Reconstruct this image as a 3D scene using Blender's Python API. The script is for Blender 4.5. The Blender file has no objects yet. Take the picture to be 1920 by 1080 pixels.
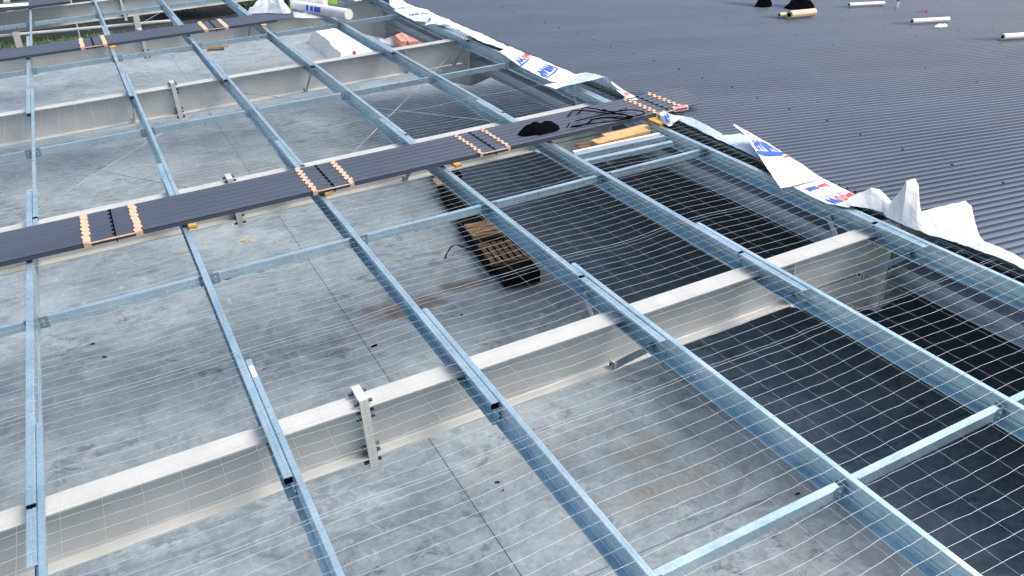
import bpy, bmesh, math, random
from mathutils import Vector, Matrix, noise
R = math.radians
random.seed(7)
scene = bpy.context.scene
COL = scene.collection
# ------------------------------------------------------------------ camera
FH = 7.35                 # camera height above the slab (m)
YAW, PIT, FPX = R(27.5), R(28.62), 1534.3
cam_d = bpy.data.cameras.new("camera")
cam_d.sensor_width = 36.0
cam_d.lens = FPX / 1920 * 36
cam_d.clip_end = 900
cam = bpy.data.objects.new("camera", cam_d)
COL.objects.link(cam)
cam.location = (0, 0, FH)
cam.rotation_euler = (R(90) - PIT, 0, -YAW)
scene.camera = cam
# ------------------------------------------------------------------ light
SUN_EL, SUN_AZ = R(60), R(115)      # azimuth clockwise from +Y
world = bpy.data.worlds.new("World")
scene.world = world
world.use_nodes = True
wn = world.node_tree
sky = wn.nodes.new("ShaderNodeTexSky")
sky.sky_type = 'NISHITA'
sky.sun_disc = False
sky.sun_elevation = SUN_EL
sky.sun_rotation = SUN_AZ
sky.air_density = 1.0
sky.dust_density = 6.0
sky.ozone_density = 1.0
bg = wn.nodes["Background"]
bg.inputs[1].default_value = 0.15
wn.links.new(sky.outputs[0], bg.inputs[0])
sd = bpy.data.lights.new("sun", 'SUN')
sd.energy = .95
sd.angle = R(30)
sd.color = (1.0, 0.995, 0.97)
sun = bpy.data.objects.new("sun", sd)
COL.objects.link(sun)
sdir = Vector((math.sin(SUN_AZ) * math.cos(SUN_EL), math.cos(SUN_AZ) * math.cos(SUN_EL), math.sin(SUN_EL)))
sun.rotation_euler = sdir.to_track_quat('Z', 'Y').to_euler()
scene.view_settings.view_transform = 'Standard'
scene.view_settings.look = 'None'
scene.view_settings.exposure = 0.82
scene.view_settings.gamma = 1.0
# ------------------------------------------------------------------ survey helpers
TS = math.tan(R(3.019)); SL = R(3.019)
XR = 8.35                 # ridge line
_F = Vector((math.sin(YAW) * math.cos(PIT), math.cos(YAW) * math.cos(PIT), -math.sin(PIT)))
_R = Vector((math.cos(YAW), -math.sin(YAW), 0))
_U = _R.cross(_F)
def ray(x, y): return _F + _R * ((x - 960) / FPX) - _U * ((y - 540) / FPX)
def U(x, y, dz=0.0):      # surveyed point lying dz above the purlin plane of the open slope
    v = ray(x, y); h = 4.4 - dz
    p = v * (-h / (v.z - TS * v.x)); return Vector((p.x, p.y, p.z + FH))
def RR(x, y, dz=0.03):    # surveyed point on the finished slope
    v = ray(x, y); t = (-4.4 + dz + 2 * XR * TS) / (v.z + TS * v.x); p = v * t
    return Vector((p.x, p.y, p.z + FH))
def FLR(x, y, z=0.0):
    v = ray(x, y); p = v * ((FH - z) / -v.z); return Vector((p.x, p.y, z))
def zl(X, h=4.4): return FH - h + X * TS
def zr(X, h=4.4): return FH - h + (2 * XR - X) * TS
# ------------------------------------------------------------------ materials
MATS = {}
def newmat(name):
    m = bpy.data.materials.new(name); m.use_nodes = True
    nt = m.node_tree; b = nt.nodes["Principled BSDF"]
    return m, nt, b
def N(nt, t, **kw):
    n = nt.nodes.new(t)
    for k, v in kw.items():
        if k in n.inputs: n.inputs[k].default_value = v
        else: setattr(n, k, v)
    return n
def ramp(nt, fac, stops):
    r = nt.nodes.new("ShaderNodeValToRGB")
    e = r.color_ramp.elements
    while len(e) < len(stops): e.new(0.5)
    for i, (p, c) in enumerate(stops):
        e[i].position = p
        e[i].color = (c, c, c, 1) if isinstance(c, (int, float)) else (*c, 1)
    nt.links.new(fac, r.inputs[0]); return r.outputs[0]
def mix(nt, fac, a, b, mode='MIX'):
    m = nt.nodes.new("ShaderNodeMix"); m.data_type = 'RGBA'; m.blend_type = mode
    for s, v in ((0, fac), (6, a), (7, b)):
        if isinstance(v, (int, float)): m.inputs[s].default_value = v
        elif isinstance(v, tuple): m.inputs[s].default_value = (*v, 1) if len(v) == 3 else v
        else: nt.links.new(v, m.inputs[s])
    return m.outputs[2]
def tc(nt, kind='Object', scale=(1, 1, 1), rot=(0, 0, 0)):
    t = nt.nodes.new("ShaderNodeTexCoord"); mp = nt.nodes.new("ShaderNodeMapping")
    mp.inputs['Scale'].default_value = scale; mp.inputs['Rotation'].default_value = rot
    nt.links.new(t.outputs[kind], mp.inputs[0]); return mp.outputs[0]
def wpos(nt, scale=(1, 1, 1), loc=(0, 0, 0)):
    g = nt.nodes.new("ShaderNodeNewGeometry"); mp = nt.nodes.new("ShaderNodeMapping")
    mp.inputs['Scale'].default_value = scale; mp.inputs['Location'].default_value = loc
    nt.links.new(g.outputs['Position'], mp.inputs[0]); return mp.outputs[0]
def noi(nt, vec, sc, det=4, rough=.55, dist=0.0):
    n = N(nt, "ShaderNodeTexNoise"); n.inputs['Scale'].default_value = sc; n.inputs['Detail'].default_value = det
    n.inputs['Roughness'].default_value = rough; n.inputs['Distortion'].default_value = dist
    nt.links.new(vec, n.inputs['Vector']); return n.outputs['Fac']
def bump(nt, b, h, s, d=.01):
    n = nt.nodes.new("ShaderNodeBump"); n.inputs['Strength'].default_value = s; n.inputs['Distance'].default_value = d
    nt.links.new(h, n.inputs['Height']); nt.links.new(n.outputs[0], b.inputs['Normal'])
def simple(name, col, rough=.5, metal=0, var=.12, sc=6, bmp=0, spec=.5):
    m, nt, b = newmat(name)
    v = wpos(nt)
    f = noi(nt, v, sc, 5)
    lo = tuple(c * (1 - var) for c in col); hi = tuple(min(1, c * (1 + var)) for c in col)
    nt.links.new(ramp(nt, f, [(.3, lo), (.7, hi)]), b.inputs['Base Color'])
    b.inputs['Roughness'].default_value = rough; b.inputs['Metallic'].default_value = metal
    b.inputs['Specular IOR Level'].default_value = spec
    if bmp: bump(nt, b, f, bmp)
    MATS[name] = m; return m

def galv(name, lo, hi, metal, rough):
    m, nt, b = newmat(name)
    v = wpos(nt)
    vor = N(nt, "ShaderNodeTexVoronoi"); vor.inputs['Scale'].default_value = 55
    nt.links.new(v, vor.inputs['Vector'])
    s = nt.nodes.new("ShaderNodeSeparateColor"); nt.links.new(vor.outputs['Color'], s.inputs[0])
    f2 = noi(nt, v, 2.3, 5)
    base = ramp(nt, f2, [(.3, lo), (.72, hi)])
    sp = ramp(nt, s.outputs[0], [(0, .86), (1, 1.0)])
    nt.links.new(mix(nt, 1.0, base, sp, 'MULTIPLY'), b.inputs['Base Color'])
    b.inputs['Metallic'].default_value = metal
    f3 = noi(nt, v, 9, 3)
    nt.links.new(ramp(nt, f3, [(.2, rough - .08), (.8, rough + .1)]), b.inputs['Roughness'])
    MATS[name] = m; return m
galv('galv', (.40, .58, .655), (.60, .77, .83), .72, .31)
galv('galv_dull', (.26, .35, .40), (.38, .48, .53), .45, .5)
galv('wire', (.48, .54, .58), (.60, .66, .70), .25, .5)
galv('wire_thin', (.30, .35, .38), (.40, .45, .48), .25, .5)
simple('cream', (.455, .465, .445), .42, var=.09, sc=2.2)
simple('cream_plate', (.52, .52, .48), .45, var=.10, sc=6)
simple('bolt', (.045, .055, .08), .45, .6)
simple('bracket', (.20, .27, .31), .45, .4)
simple('black', (.004, .004, .006), 1.0, spec=.0)
simple('pit_black', (.008, .007, .006), .9, spec=.1)
simple('timber', (.55, .34, .14), .7, var=.25, sc=7)
simple('timber_yellow', (.50, .30, .07), .7, var=.2, sc=7)
simple('timber_pale', (.70, .47, .30), .7, var=.15, sc=9)
simple('timber_brown', (.12, .07, .03), .8, var=.4, sc=14)
simple('timber_mid', (.26, .155, .065), .8, var=.35, sc=14)
simple('timber_pink', (.60, .26, .19), .75, var=.25, sc=9)
simple('card', (.60, .40, .27), .75, var=.12, sc=14)
m_, nt_, b__ = newmat('paper')
nt_.links.new(ramp(nt_, noi(nt_, wpos(nt_), 2.6, 4), [(.38, (.56, .63, .67)), (.52, (.68, .68, .67)), (.7, (.73, .70, .67))]), b__.inputs['Base Color'])
b__.inputs['Roughness'].default_value = .55; bump(nt_, b__, noi(nt_, wpos(nt_), 9, 6), .3); MATS['paper'] = m_
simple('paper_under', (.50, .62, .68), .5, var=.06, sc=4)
simple('plastic_film', (.60, .66, .70), .3, var=.15, sc=5, bmp=.4)
simple('bag_white', (.80, .78, .74), .5, var=.06, sc=3, bmp=.3)
simple('red_ink', (.70, .06, .08), .6, var=.05)
simple('red_dark', (.30, .02, .03), .8, var=.1)
simple('pink_ink', (.75, .25, .28), .6, var=.05)
simple('blue_ink', (.02, .10, .50), .6, var=.05)
simple('label_pink', (.78, .62, .60), .6, var=.05)
simple('grey_ink', (.33, .35, .40), .6, var=.05)
simple('rod', (.34, .38, .40), .5, .4)
simple('tube_white', (.82, .78, .74), .5, var=.04)
simple('foam_tan', (.66, .50, .33), .7, var=.12, sc=10)
simple('grass_far', (.13, .25, .03), .95, var=.5, sc=1.2, spec=.05)
simple('asphalt_far', (.02, .022, .024), .95, var=.4, sc=1.5, spec=.1)
simple('wall_grey', (.23, .24, .25), .8, var=.1, sc=1.5)
simple('kerb', (.45, .45, .43), .8, var=.1, sc=3)
simple('leaf', (.06, .13, .02), .7, var=.5, sc=4)
simple('bark', (.08, .06, .045), .9, var=.3, sc=8)
simple('ridge_grey', (.46, .49, .54), .5, var=.08, sc=2)
simple('rail', (.42, .42, .42), .6, var=.1)

def mk_concrete():
    m, nt, b = newmat('concrete')
    p = wpos(nt)
    big = noi(nt, p, .35, 6, .6, .4)
    med = noi(nt, p, 1.6, 8, .68, .9)
    fine = noi(nt, p, 14, 6, .7)
    base = ramp(nt, big, [(.30, (.195, .243, .265)), (.52, (.255, .305, .325)), (.72, (.325, .37, .38))])
    mott = ramp(nt, med, [(.28, .55), (.46, .90), (.55, 1.02), (.72, 1.22)])
    c = mix(nt, .85, base, mott, 'MULTIPLY')
    c = mix(nt, .6, c, ramp(nt, fine, [(.3, .72), (.7, 1.25)]), 'MULTIPLY')
    # swept, streaky smudges running across the slab
    st = noi(nt, wpos(nt, (.85, 1.7, 1), (3, 1, 0)), 1.5, 7, .72, 1.4)
    msk = noi(nt, wpos(nt, (1, 1, 1), (11, 5, 0)), .42, 3)
    sm = nt.nodes.new("ShaderNodeMath"); sm.operation = 'MULTIPLY'
    nt.links.new(ramp(nt, st, [(.46, 0.0), (.58, 1.0)]), sm.inputs[0])
    nt.links.new(ramp(nt, msk, [(.42, 0.0), (.60, 1.0)]), sm.inputs[1])
    s2 = nt.nodes.new("ShaderNodeMath"); s2.operation = 'MULTIPLY'; s2.inputs[1].default_value = .6
    nt.links.new(sm.outputs[0], s2.inputs[0])
    c = mix(nt, s2.outputs[0], c, (.125, .150, .175))
    bl = noi(nt, wpos(nt, (.9, 1.3, 1), (7, 2, 0)), 2.6, 11, .78, .6)
    blm = noi(nt, wpos(nt, (1, 1, 1), (1, 9, 0)), .55, 4)
    s3 = nt.nodes.new("ShaderNodeMath"); s3.operation = 'MULTIPLY'
    nt.links.new(ramp(nt, bl, [(.53, 0.0), (.60, .8)]), s3.inputs[0]); nt.links.new(ramp(nt, blm, [(.45, 0.0), (.58, 1.0)]), s3.inputs[1])
    c = mix(nt, s3.outputs[0], c, (.085, .105, .13))
    lt = noi(nt, wpos(nt, (1.2, .8, 1), (17, 12, 0)), 3.1, 10, .75, .5)
    c = mix(nt, ramp(nt, lt, [(.58, 0.0), (.66, .45)]), c, (.46, .50, .51))
    # brown dirt spots, each at its own place on the slab
    for (x, y, rx, ry, st_, col) in ((4.15, 12.2, .9, .45, .9, (.115, .085, .06)), (5.5, 12.5, .8, .3, .8, (.11, .085, .065)),
                                (4.3, 7.6, .9, .5, .35, (.24, .22, .18)), (5.7, 7.0, .6, .4, .45, (.19, .16, .12)),
                                (2.6, 9.9, .7, .3, .35, (.15, .17, .2)), (2.4, 20.8, 1.6, .5, .5, (.18, .19, .2)), (1.2, 26.5, 4, .35, .4, (.16, .18, .2)),
                                (5.3, 6.2, 1.2, .3, .4, (.26, .23, .18)), (7.5, 31.5, 3.0, 1.5, .3, (.3, .27, .2))):
        mp = wpos(nt, (1 / rx, 1 / ry, 0), (-x / rx, -y / ry, 0))
        wob = N(nt, "ShaderNodeTexNoise"); wob.inputs['Scale'].default_value = 2.2; wob.inputs['Detail'].default_value = 6
        nt.links.new(p, wob.inputs['Vector'])
        ad = nt.nodes.new("ShaderNodeVectorMath"); ad.operation = 'MULTIPLY_ADD'; ad.inputs[1].default_value = (1.6, 1.6, 0); 
        nt.links.new(wob.outputs['Color'], ad.inputs[0]); nt.links.new(mp, ad.inputs[2])
        sb = nt.nodes.new("ShaderNodeVectorMath"); sb.operation = 'SUBTRACT'; sb.inputs[1].default_value = (.8, .8, 0)
        nt.links.new(ad.outputs[0], sb.inputs[0])
        ln = nt.nodes.new("ShaderNodeVectorMath"); ln.operation = 'LENGTH'; nt.links.new(sb.outputs[0], ln.inputs[0])
        f = ramp(nt, ln.outputs['Value'], [(.35, st_), (1.0, 0.0)])
        c = mix(nt, f, c, col)
    sx = nt.nodes.new("ShaderNodeSeparateXYZ"); nt.links.new(p, sx.inputs[0])
    def m2(op, a, bb=None, cc=None):
        q = nt.nodes.new("ShaderNodeMath"); q.operation = op
        for k, v in enumerate((a, bb, cc)):
            if v is None: continue
            if isinstance(v, (int, float)): q.inputs[k].default_value = v
            else: nt.links.new(v, q.inputs[k])
        return q.outputs[0]
    for (y0, x0, x1, amp, slope) in ((5.0, 1.8, 4.6, .45, .03), (5.9, 1.2, 2.8, .3, .02), (6.45, 5.0, 8.5, .4, -.03), (9.2, -.8, 2.6, .3, .02)):
        d = m2('ABSOLUTE', m2('SUBTRACT', m2('SUBTRACT', sx.outputs['Y'], y0), m2('MULTIPLY', sx.outputs['X'], slope)))
        band = m2('LESS_THAN', d, .085)
        ph = m2('ADD', m2('MULTIPLY', sx.outputs['X'], 8.5), m2('MULTIPLY', d, 5.0))
        tr = m2('LESS_THAN', m2('FRACT', ph), .38)
        inx = m2('MULTIPLY', m2('GREATER_THAN', sx.outputs['X'], x0), m2('LESS_THAN', sx.outputs['X'], x1))
        fade = ramp(nt, noi(nt, p, 2.4, 3), [(.42, 0.0), (.6, amp)])
        c = mix(nt, m2('MULTIPLY', m2('MULTIPLY', band, tr), m2('MULTIPLY', inx, fade)), c, (.12, .125, .13))
    # saw-cut joints
    s = nt.nodes.new("ShaderNodeSeparateXYZ"); nt.links.new(p, s.inputs[0])
    def line(sock, period, off, w):
        a = nt.nodes.new("ShaderNodeMath"); a.operation = 'SUBTRACT'; a.inputs[1].default_value = off - period / 2; nt.links.new(sock, a.inputs[0])
        d = nt.nodes.new("ShaderNodeMath"); d.operation = 'PINGPONG'; d.inputs[1].default_value = period / 2; nt.links.new(a.outputs[0], d.inputs[0])
        g = nt.nodes.new("ShaderNodeMath"); g.operation = 'GREATER_THAN'; g.inputs[1].default_value = period / 2 - w; nt.links.new(d.outputs[0], g.inputs[0])
        return g.outputs[0]
    c = mix(nt, line(s.outputs['X'], 12.0, 3.15, .007), c, (.05, .06, .07))
    c = mix(nt, line(s.outputs['Y'], 6.2, 5.48, .006), c, (.08, .09, .10))
    nt.links.new(c, b.inputs['Base Color'])
    nt.links.new(ramp(nt, med, [(.3, .42), (.7, .62)]), b.inputs['Roughness'])
    b.inputs['Specular IOR Level'].default_value = .35
    bump(nt, b, fine, .06)
    MATS['concrete'] = m
mk_concrete()

def mk_roof(name, base, rough, spec=.9):
    m, nt, b = newmat(name)
    p = wpos(nt)
    f = noi(nt, wpos(nt, (.25, 1.2, 1)), .8, 5)
    f2 = noi(nt, wpos(nt, (.6, 9, 1)), 2.0, 6, .7)
    c = ramp(nt, f, [(.3, tuple(x * .85 for x in base)), (.7, tuple(x * 1.12 for x in base))])
    c = mix(nt, .2, c, ramp(nt, f2, [(.35, .8), (.65, 1.15)]), 'MULTIPLY')
    nt.links.new(c, b.inputs['Base Color'])
    nt.links.new(ramp(nt, noi(nt, p, .7, 3), [(.3, rough - .06), (.7, rough + .08)]), b.inputs['Roughness'])
    b.inputs['Specular IOR Level'].default_value = spec
    MATS[name] = m
mk_roof('roof_blue', (.066, .086, .128), .20)
mk_roof('sheet_blue', (.055, .069, .098), .5, .3)

# ------------------------------------------------------------------ mesh builder
class MB:
    def __init__(s): s.v = []; s.f = []; s.mi = []
    def add(s, vs, fs, m=0):
        n = len(s.v); s.v += [tuple(v) for v in vs]; s.f += [tuple(i + n for i in f) for f in fs]; s.mi += [m] * len(fs); return s
    def box(s, x0, x1, y0, y1, z0, z1, m=0):
        return s.add([(x0, y0, z0), (x1, y0, z0), (x1, y1, z0), (x0, y1, z0), (x0, y0, z1), (x1, y0, z1), (x1, y1, z1), (x0, y1, z1)],
                     [(0, 3, 2, 1), (4, 5, 6, 7), (0, 1, 5, 4), (1, 2, 6, 5), (2, 3, 7, 6), (3, 0, 4, 7)], m)
    def tube(s, pts, r, n=6, m=0, caps=True, r2=None):
        pts = [Vector(p) for p in pts]; k = len(pts); vs = []
        for i, p in enumerate(pts):
            t = (pts[min(i + 1, k - 1)] - pts[max(i - 1, 0)]).normalized()
            a = t.cross(Vector((0, 0, 1)))
            if a.length < .05: a = t.cross(Vector((1, 0, 0)))
            a.normalize(); bb = a.cross(t)
            rr = r if r2 is None else r + (r2 - r) * i / (k - 1)
            for j in range(n):
                q = 2 * math.pi * j / n + .5
                vs.append(p + a * math.cos(q) * rr + bb * math.sin(q) * rr)
        fs = [(i * n + j, i * n + (j + 1) % n, (i + 1) * n + (j + 1) % n, (i + 1) * n + j) for i in range(k - 1) for j in range(n)]
        if caps: fs += [tuple(range(n))[::-1], tuple((k - 1) * n + j for j in range(n))]
        return s.add(vs, fs, m)
    def prism(s, poly, axis, a, b, m=0):
        """extrude closed 2-D outline; axis 'y': outline in (x,z); 'x': outline in (y,z); 'z': outline in (x,y)"""
        def P(u, v, w): return {'y': (u, w, v), 'x': (w, u, v), 'z': (u, v, w)}[axis]
        n = len(poly); vs = [P(u, v, a) for u, v in poly] + [P(u, v, b) for u, v in poly]
        fs = [(i, (i + 1) % n, n + (i + 1) % n, n + i) for i in range(n)] + [tuple(range(n))[::-1], tuple(range(n, 2 * n))]
        return s.add(vs, fs, m)
    def strip(s, line, t, y0, y1, m=0):
        """thin cold-formed section: open polyline in (x,z), thickness t, extruded along y"""
        n = len(line); L = [Vector((a, 0, b)) for a, b in line]; off = []
        for i in range(n):
            d = (L[min(i + 1, n - 1)] - L[max(i - 1, 0)]).normalized(); off.append(L[i] + Vector((-d.z, 0, d.x)) * t)
        vs = [(p.x, y, p.z) for y in (y0, y1) for p in L] + [(p.x, y, p.z) for y in (y0, y1) for p in off]
        fs = []
        for i in range(n - 1):
            fs += [(i, i + 1, n + i + 1, n + i), (2 * n + i, 3 * n + i, 3 * n + i + 1, 2 * n + i + 1),
                   (i, 2 * n + i, 2 * n + i + 1, i + 1), (n + i, n + i + 1, 3 * n + i + 1, 3 * n + i)]
        fs += [(0, n, 3 * n, 2 * n), (n - 1, 3 * n - 1, 4 * n - 1, 2 * n - 1)]
        return s.add(vs, fs, m)
    def build(s, name, mat, parent=None, smooth=False, loc=None):
        me = bpy.data.meshes.new(name); me.from_pydata(s.v, [], s.f)
        mats = mat if isinstance(mat, (list, tuple)) else [mat]
        for q in mats: me.materials.append(MATS[q])
        if len(mats) > 1: me.polygons.foreach_set('material_index', s.mi)
        bm = bmesh.new(); bm.from_mesh(me); bmesh.ops.recalc_face_normals(bm, faces=bm.faces); bm.to_mesh(me); bm.free()
        if smooth: me.polygons.foreach_set('use_smooth', [True] * len(me.polygons))
        o = bpy.data.objects.new(name, me); COL.objects.link(o)
        if parent: o.parent = parent
        if loc: o.location = loc
        return o
def tag(o, label, cat, group=None):
    o['label'] = label; o['category'] = cat
    if group: o['group'] = group
    return o
def thing(name, label, cat, loc=(0, 0, 0), rot=(0, 0, 0), group=None):
    o = bpy.data.objects.new(name, None); COL.objects.link(o); o.location = loc; o.rotation_euler = rot
    o.empty_display_size = .2
    return tag(o, label, cat, group)
def struct(o): o['kind'] = 'structure'; return o
def bolt(parent, p, axis='x', r=.016, l=.03, mat='bolt'):
    d = {'x': Vector((1, 0, 0)), 'y': Vector((0, 1, 0)), 'z': Vector((0, 0, 1))}[axis]
    p = Vector(p); b = MB(); b.tube([p - d * l / 2, p + d * l / 2], r, 6)
    return b.build('bolt', mat, parent)

# ------------------------------------------------------------------ setting: slab, ground
b = MB(); b.box(-30, 70, -30, 36.6, -.35, 0); struct(b.build('floor', 'concrete'))
b = MB(); b.add([(-400, -300, -.45), (500, -300, -.45), (500, 700, -.45), (-400, 700, -.45)], [(0, 1, 2, 3)])
struct(b.build('ground', 'grass_far'))
b = MB(); b.add([(-60, 44.5, -.44), (9, 40.2, -.44), (14, 60, -.44), (-60, 66, -.44)], [(0, 1, 2, 3)]); struct(b.build('road', 'asphalt_far'))
b = MB(); b.prism([(36.62, -.35), (36.62, .22), (36.80, .22), (36.80, -.35)], 'x', -28, 10.6)
tag(b.build('kerb_upstand', 'kerb'), 'pale concrete upstand along the far edge of the slab', 'kerb')

# ------------------------------------------------------------------ rafters
RAY = [6.0 + 6.16 * i for i in range(5)]
ORD = ['first', 'second', 'third', 'fourth', 'fifth']
LINE = ['leftmost', 'second', 'third', 'fourth', 'fifth', 'rightmost']
H_R = 4.554
def ibeam(mbd, x0, x1, w, d, tf=.016, tw=.01, z=0):
    mbd.box(x0, x1, -w / 2, w / 2, z - tf, z); mbd.box(x0, x1, -tw / 2, tw / 2, z - d + tf, z - tf); mbd.box(x0, x1, -w / 2, w / 2, z - d, z - d + tf)
def make_rafter(i, Y):
    where = ['nearest the viewer, spanning the bottom of the picture', 'under the long timber-strapped walkway pack',
             'midway down the building, with the wrapped bundle just beyond it', 'under the far stack of roof sheets', 'farthest away at the top left'][i]
    t = thing('roof_rafter', 'cream steel I-beam rafter, %s' % where, 'rafter', (0, Y, zl(0, H_R)), (0, -SL, 0), 'cream rafters of the open roof')
    cs = math.cos(SL); xa = 8.33 / cs
    b = MB(); b.box(-9, xa, -.12, .12, -.016, 0); b.build('top_flange', 'cream', t)
    b = MB(); b.box(-9, xa, -.005, .005, -.574, -.016); b.build('web', 'cream', t)
    b = MB(); b.box(-9, xa - 1.6, -.12, .12, -.59, -.574); b.prism([(-.024, -.574), (-.010, -.565), (-.005, -.550), (.005, -.550), (.010, -.565), (.024, -.574)], 'x', -9, xa - 1.6); b.build('bottom_flange', 'cream', t)
    # haunch deepening to the apex
    b = MB(); b.prism([(xa - 1.6, -.592), (xa, -.60), (xa, -1.10), (xa - .15, -1.10)], 'y', -.006, .006)
    n = Vector((1.45, 0, -.51)).normalized()
    b.add([(xa - 1.62, y, z) for y in (-.12, .12) for z in (-.592, -.606)] + [(xa - .15, y, z) for y in (-.12, .12) for z in (-1.10, -1.116)],
          [(0, 2, 6, 4), (1, 5, 7, 3), (0, 4, 5, 1), (2, 3, 7, 6), (0, 1, 3, 2), (4, 6, 7, 5)])
    b.box(xa - .15, xa, -.12, .12, -1.116, -1.10)
    b.build('haunch', 'cream', t)
    b = MB(); b.box(xa - .03, xa, -.13, .13, -1.16, .0); b.build('apex_plate', 'cream_plate', t)
    for x in (xa - 1.62,):
        b = MB(); b.box(x - .006, x + .006, -.115, -.006, -.574, -.017); b.box(x - .006, x + .006, .006, .115, -.574, -.017); b.build('stiffener', 'cream', t)
    # bolted splice
    for sgn in (-1, 1):
        b = MB(); x = 1.572 + sgn * .021
        b.box(x - .02, x + .02, -.125, .125, -.70, .09); pl = b.build('splice_plate', 'cream_plate', t)
    for y in (-.085, .085):
        for z in (.045, -.06, -.13, -.46, -.53, -.645):
            bolt(t, (1.572, y, z), 'x', .019, .17)
    return t
rafters = [make_rafter(i, Y) for i, Y in enumerate(RAY)]
for i, Y in enumerate(RAY[:4]):
    t = thing('roof_rafter', 'shaded rafter under the finished roof, joined to the %s cream rafter' % ORD[i], 'rafter',
              (XR, Y, zr(XR, H_R)), (0, SL, 0), 'rafters under the finished roof')
    b = MB(); ibeam(b, .03, 30, .24, .59); b.build('beam', 'cream', t)
    b = MB(); b.prism([(.03, -.595), (1.6, -.593), (.18, -1.10), (.03, -1.10)], 'y', -.006, .006); b.box(.03, .18, -.12, .12, -1.116, -1.102); 
    b.add([(1.62, y, z) for y in (-.12, .12) for z in (-.592, -.606)] + [(.18, y, z) for y in (-.12, .12) for z in (-1.10, -1.116)],
          [(0, 4, 6, 2), (1, 3, 7, 5), (0, 1, 5, 4), (2, 6, 7, 3), (0, 2, 3, 1), (4, 5, 7, 6)])
    b.build('haunch', 'cream', t)
    b = MB(); b.box(0, .03, -.13, .13, -1.16, 0); b.build('apex_plate', 'cream_plate', t)
# ridge struts between frames
ys = [-.16] + RAY
for i in range(5):
    t = thing('ridge_strut', 'grey steel ridge beam below the roof edge, %s bay from the viewer' % ORD[i], 'beam', (8.655, (ys[i] + ys[i + 1]) / 2, FH - 4.664), group='grey ridge beams below the roof edge')
    L = (ys[i + 1] - ys[i]) / 2 - .012
    b = MB(); b.box(-.13, .13, -L, L, -.014, 0); b.box(-.005, .005, -L, L, -.24, -.014); b.box(-.13, .13, -L, L, -.254, -.24)
    b.build('beam', 'ridge_grey', t)
    for s in (-1, 1):
        b = MB(); b.box(-.12, .12, s * L - .006, s * L + .006, -.30, -.256); b.build('end_plate', 'cream_plate', t)
# wall, posts and rail at the far end
b = MB(); b.box(-.06, .06, -.06, .06, 0, 3)
for k, (px, zt, w) in enumerate(((-1.98, 2.6, .11), (2.33, 2.6, .11), (6.9, 1.2, .09), (8.75, .9, .05))):
    t = thing('end_post', ['cream steel post at the far left end of the slab', 'cream steel post left of the splice on the far rafters',
                           'short grey post on the far kerb beside the sticks', 'thin short post on the far kerb before the grass bank'][k], 'post', (px, 37.05, -.45), group='posts along the far end')
    b = MB(); b.box(-w, w, -w * .9, w * .9, .0, zt); b.build('shaft', 'cream', t)
    b = MB(); b.box(-w * 1.5, w * 1.5, -w * 1.5, w * 1.5, -.0, .02); b.build('base_plate', 'cream_plate', t)
b = MB(); b.tube([(-14, 37.25, .88), (-4, 37.25, .86), (3.95, 37.25, .90)], .055, 8)
tag(b.build('guard_rail', 'rail'), 'pale horizontal rail crossing behind the far posts', 'rail')
b = MB(); b.tube([(.15, 37.6, -.45), (.15, 37.6, 3.2)], .035, 8); tag(b.build('pole', 'rail'), 'thin pale pole standing beyond the far rail', 'pole')
t = thing('end_wall', 'grey precast panel wall at the far end behind the orange timber', 'wall', (10.6, 36.8, -.45))
for k in range(5):
    b = MB(); b.box(.0 + k * 2.4, 2.38 + k * 2.4, 0, .15, 0, 3.0); b.build('panel', 'wall_grey', t)

for (x0, x1, y0, y1, lab) in ((58.1, 58.3, -16, 25, 'unseen grey wall added to block side light, low side of the finished roof'), (8.6, 58, -14.3, -14.1, 'unseen grey wall added to block side light, near end under the finished roof')):
    b = MB(); b.box(x0, x1, y0, y1, -.45, 2.2 if x1 < 58.2 else .6); tag(b.build('end_wall', 'wall_grey'), lab, 'wall')  # out-of-view building walls, added to block side light under the finished roof

# ------------------------------------------------------------------ purlins
X0, DX = -1.06, 1.81
def zprof(d=.232, f=.056, k=1):
    """Z section, top flange towards +k x, bottom flange towards -k x, web at x=0"""
    low = [(-.052, -d + .016), (-.052, -d), (-.003, -d), (0, -d + .004), (0, -.190), (.012, -.184), (.012, -.172), (0, -.166),
           (0, -.140), (.012, -.134), (.012, -.122), (0, -.116), (0, -.086)]
    if k > 0: pts = low + [(-.008, -.080), (-.009, -.073), (0, -.066), (.004, -.006), (.010, 0), (f, 0), (f, -.018)]
    else: pts = [(.074, -d + .018), (.074, -d)] + low[2:] + [(0, -.004), (.004, 0), (.028, 0), (.031, -.004), (.036, -.004), (.039, 0), (.066, 0), (.069, -.004), (.069, -.018)]
    return [(k * x, z) for x, z in pts]
BAYS = [(-2.5, 7.0), (5.2, 13.2), (11.42, 19.3), (17.5, 25.3), (23.7, 31.5)]
HOLE = {(0, 1): 5.88, (3, 1): 6.69, (4, 1): 6.21, (5, 1): 5.94, (0, 2): 12.0, (2, 2): 11.8, (3, 2): 12.2, (4, 2): 12.3}
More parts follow.
